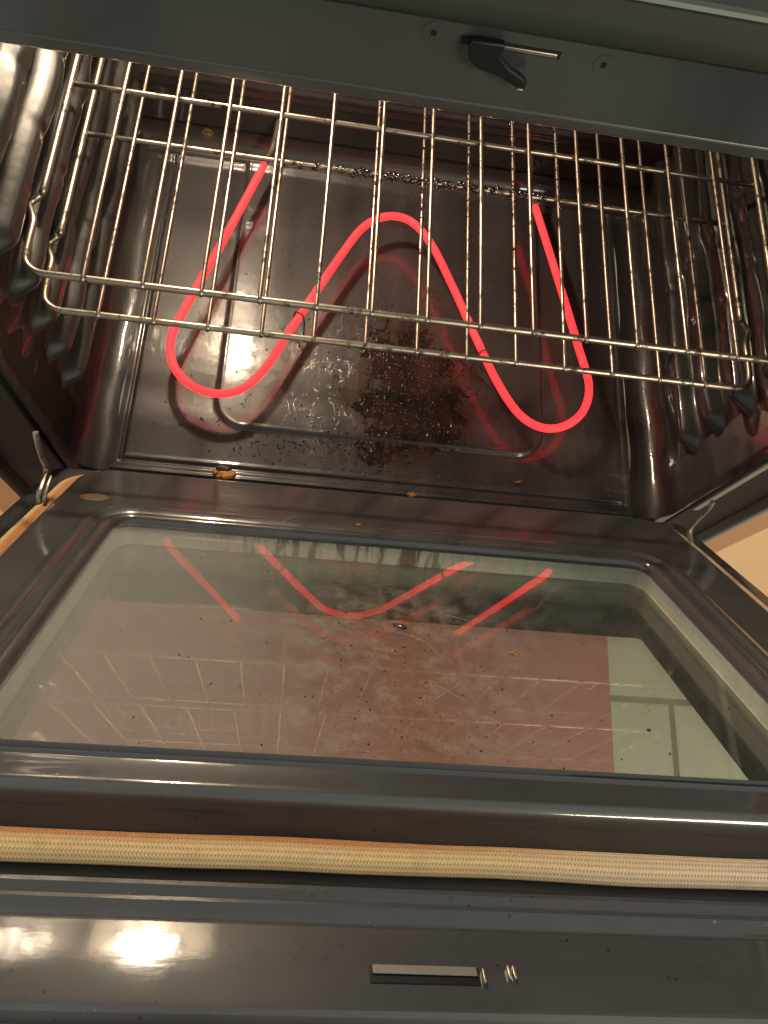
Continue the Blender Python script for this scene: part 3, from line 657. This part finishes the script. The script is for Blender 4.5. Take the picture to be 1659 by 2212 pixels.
for _ in range(850):
    a = random.uniform(0, 2 * math.pi); q = 0.052 * random.random() ** 0.6; x = 0.022 + q * math.cos(a); y = 0.066 + q * 1.5 * math.sin(a)
    if y < -0.035: continue
    it.append(((x, y, 0.0041 if y > 0.009 else 0.0008), random.choice((0.0005, 0.0007, 0.0009, 0.0013)), 0.6))
o = blobs('burnt_grains', it, M_GLOSSCHAR); tag(o, 'fine burnt grains around the edge of the brown spill', 'burnt grains', kind='stuff')
it = []
for _ in range(420):
    x = random.uniform(-0.26, 0.26); y = random.uniform(-0.035, 0.33)
    s = 0.0031 if abs(x + 0.003) < 0.176 and y > 0.012 else 0.0
    it.append(((x, y, s + 0.0003), random.choice((.0004, .0006, .0009)), 0.7))
for _ in range(220):
    x = random.gauss(-0.09, 0.05); y = random.gauss(0.0, 0.018)
    if y < -0.036: y = -0.03
    it.append(((x, y, 0.0003), random.choice((.0006, .0009, .0013)), 0.6))
o = blobs('floor_crumbs', it, M_CHAR); tag(o, 'scatter of tiny dark crumbs over the oven floor', 'crumbs', kind='stuff')
it = []
for _ in range(430):
    x = random.gauss(-0.02, 0.075); u = random.uniform(0.26, 0.475)
    if abs(x) > 0.2: continue
    it.append((D(x, u, -0.0270), random.choice((.0002, .0002, .0003, .0003, .0004, .0006)), 0.8))
o = blobs('glass_specks', it, M_CHAR); tag(o, 'fine dark specks stuck on the inner window glass', 'crumbs', kind='stuff')

def crumb(name, loc, sx, sy, sz, label, material, rot=0.0, door_pl=False, n=14, grp='crumbs on the sill and door'):
    v = []; f = []; R_ = 8; ph = random.random() * 9
    for i in range(1, R_):
        th = math.pi * i / R_
        for k in range(n):
            a = 2 * math.pi * k / n; d = Vector((math.sin(th) * math.cos(a), math.sin(th) * math.sin(a), math.cos(th)))
            q = 1 + 0.30 * mnoise.noise(d * 2.1 + Vector((ph, 0, 0))) + 0.16 * mnoise.noise(d * 6 + Vector((0, ph, 0)))
            x, y, z = d.x * sx * q, d.y * sy * q, max(d.z, -0.4) * sz * q
            x, y = x * math.cos(rot) - y * math.sin(rot), x * math.sin(rot) + y * math.cos(rot); v.append((x, y, z))
    v += [(0, 0, sz), (0, 0, -sz * .4)]; nv = len(v)
    for i in range(R_ - 2):
        for k in range(n): f.append((i * n + k, (i + 1) * n + k, (i + 1) * n + (k + 1) % n, i * n + (k + 1) % n))
    for k in range(n): f.append((nv - 2, k, (k + 1) % n)); f.append((nv - 1, (R_ - 2) * n + (k + 1) % n, (R_ - 2) * n + k))
    if door_pl: v = [Vector(D(p[0] + loc[0], p[1] + loc[1], p[2] + loc[2])) for p in v]
    else: v = [Vector(p) + Vector(loc) for p in v]
    c = sum(v, Vector()) / len(v)
    o = mesh(name, [p - c for p in v], f, material, None, sharp=0); o.location = c
    tag(o, label, 'crumb', grp); return o
crumb('crumb', (-0.170, -0.0505, 0.0022), 0.0122, 0.0072, 0.0040, 'largest orange toasted crumb with a charred top, on the front lip', M_CRUMB)
crumb('crumb', (-0.170, -0.0462, 0.0052), 0.0088, 0.0034, 0.0024, 'black charred flake lying on the largest orange crumb', M_CHAR)
crumb('crumb', (0.0324, -0.0545, 0.0014), 0.0056, 0.0026, 0.0018, 'small tan crumb on the front lip, middle of the oven', M_CRUMB, 0.2)
crumb('crumb', (0.1530, -0.0275, 0.0016), 0.0050, 0.0013, 0.0014, 'thin orange sliver on the oven floor near the front right', M_CRUMB, 0.35)
crumb('crumb', (-0.0347, 0.1885, -0.0195), 0.0030, 0.0016, 0.0014, 'tiny orange crumb on the raised rim above the window', M_CRUMB, 0.0, True)
crumb('crumb', (0.0615, 0.3690, -0.0264), 0.0032, 0.0016, 0.0010, 'small golden crumb lying on the window glass', M_CRUMB, 0.1, True)
crumb('crumb', (0.122, 0.44, -0.0264), 0.0013, 0.0011, 0.0008, 'dark round crumb on the glass, toward the lower right', M_CHAR, 0.1, True)
crumb('crumb', (-0.012, 0.345, -0.0262), 0.0052, 0.0026, 0.0012, 'black curled crumb on the glass below the reflected curve', M_CHAR, 0.5, True)
def fibre(pts, r, label):
    p = catmull([D(x, u, d) for x, u, d in pts], 6); c = sum(p, Vector()) / len(p)
    o = B().tube([q - c for q in p], r, 6).build('fibre', M_LINT, None, sharp=0); o.location = c; tag(o, label, 'fibre', 'pale fibres stuck on the door'); return o
fibre([(0.0975, 0.404, -0.0262), (0.1010, 0.4035, -0.0258), (0.1030, 0.4010, -0.0260), (0.1058, 0.3985, -0.0258), (0.1065, 0.3965, -0.0262)], 0.00026, 'short white squiggle of fibre on the right half of the glass')
fibre([(-0.018, 0.352, -0.0264), (-0.006, 0.357, -0.0258), (0.004, 0.366, -0.0256), (0.009, 0.376, -0.0264)], 0.00011, 'long thin pale hair curving across the middle of the glass')
fibre([(0.0, 0.405, -0.0264), (0.010, 0.417, -0.0256), (0.019, 0.424, -0.0264)], 0.00011, 'pale hair crossing another beside the grime band')
fibre([(0.0, 0.424, -0.0264), (0.012, 0.414, -0.0256), (0.018, 0.406, -0.0264)], 0.00011, 'straight pale hair leaning the other way over the crossed pair')
fibre([(-0.100, 0.197, -0.0200), (-0.094, 0.190, -0.0180), (-0.088, 0.180, -0.0205)], 0.00011, 'fine hair lying over the rim above the window')
fibre([(0.022, 0.325, -0.0264), (0.030, 0.328, -0.0258), (0.037, 0.331, -0.0264)], 0.00012, 'small pale hair on the glass under the red reflection')

# ------------------------------------------------------------------ cabinets at both sides
def cabinet(s, label):
    c = empty('kitchen_cabinet', (0.75 * s, 0.1, -0.8)); tag(c, label, 'cabinet')
    def F(x, y, z): return (x * s, y, z)
    rbox('stile', 0.4215, 0.478, -0.040, 0.0, -0.79, 0.75, M_WOOD2, c, 0.002, F)
    rbox('carcass', 0.4785, 1.15, -0.010, 0.30, -0.79, 0.75, M_WOOD, c, 0.002, F)
    dr = rbox('cabinet_door', 0.4800, 1.10, -0.036, -0.0105, -0.74, 0.72, M_WOOD, c, 0.006, F)
    # raised curved moulding on the door
    pts = [F(0.60, -0.037, -0.36), F(0.64, -0.037, -0.405), F(0.72, -0.037, -0.440), F(0.80, -0.037, -0.452), F(0.90, -0.037, -0.440), F(1.0, -0.037, -0.40)]
    B().tube(catmull(pts, 8), 0.006, 10).build('moulding', M_WOOD, dr)
    return c
cabinet(1, 'pale wood cabinet right of the oven, brightly lit'); cabinet(-1, 'orange wood cabinet glimpsed at the left edge beside the oven')
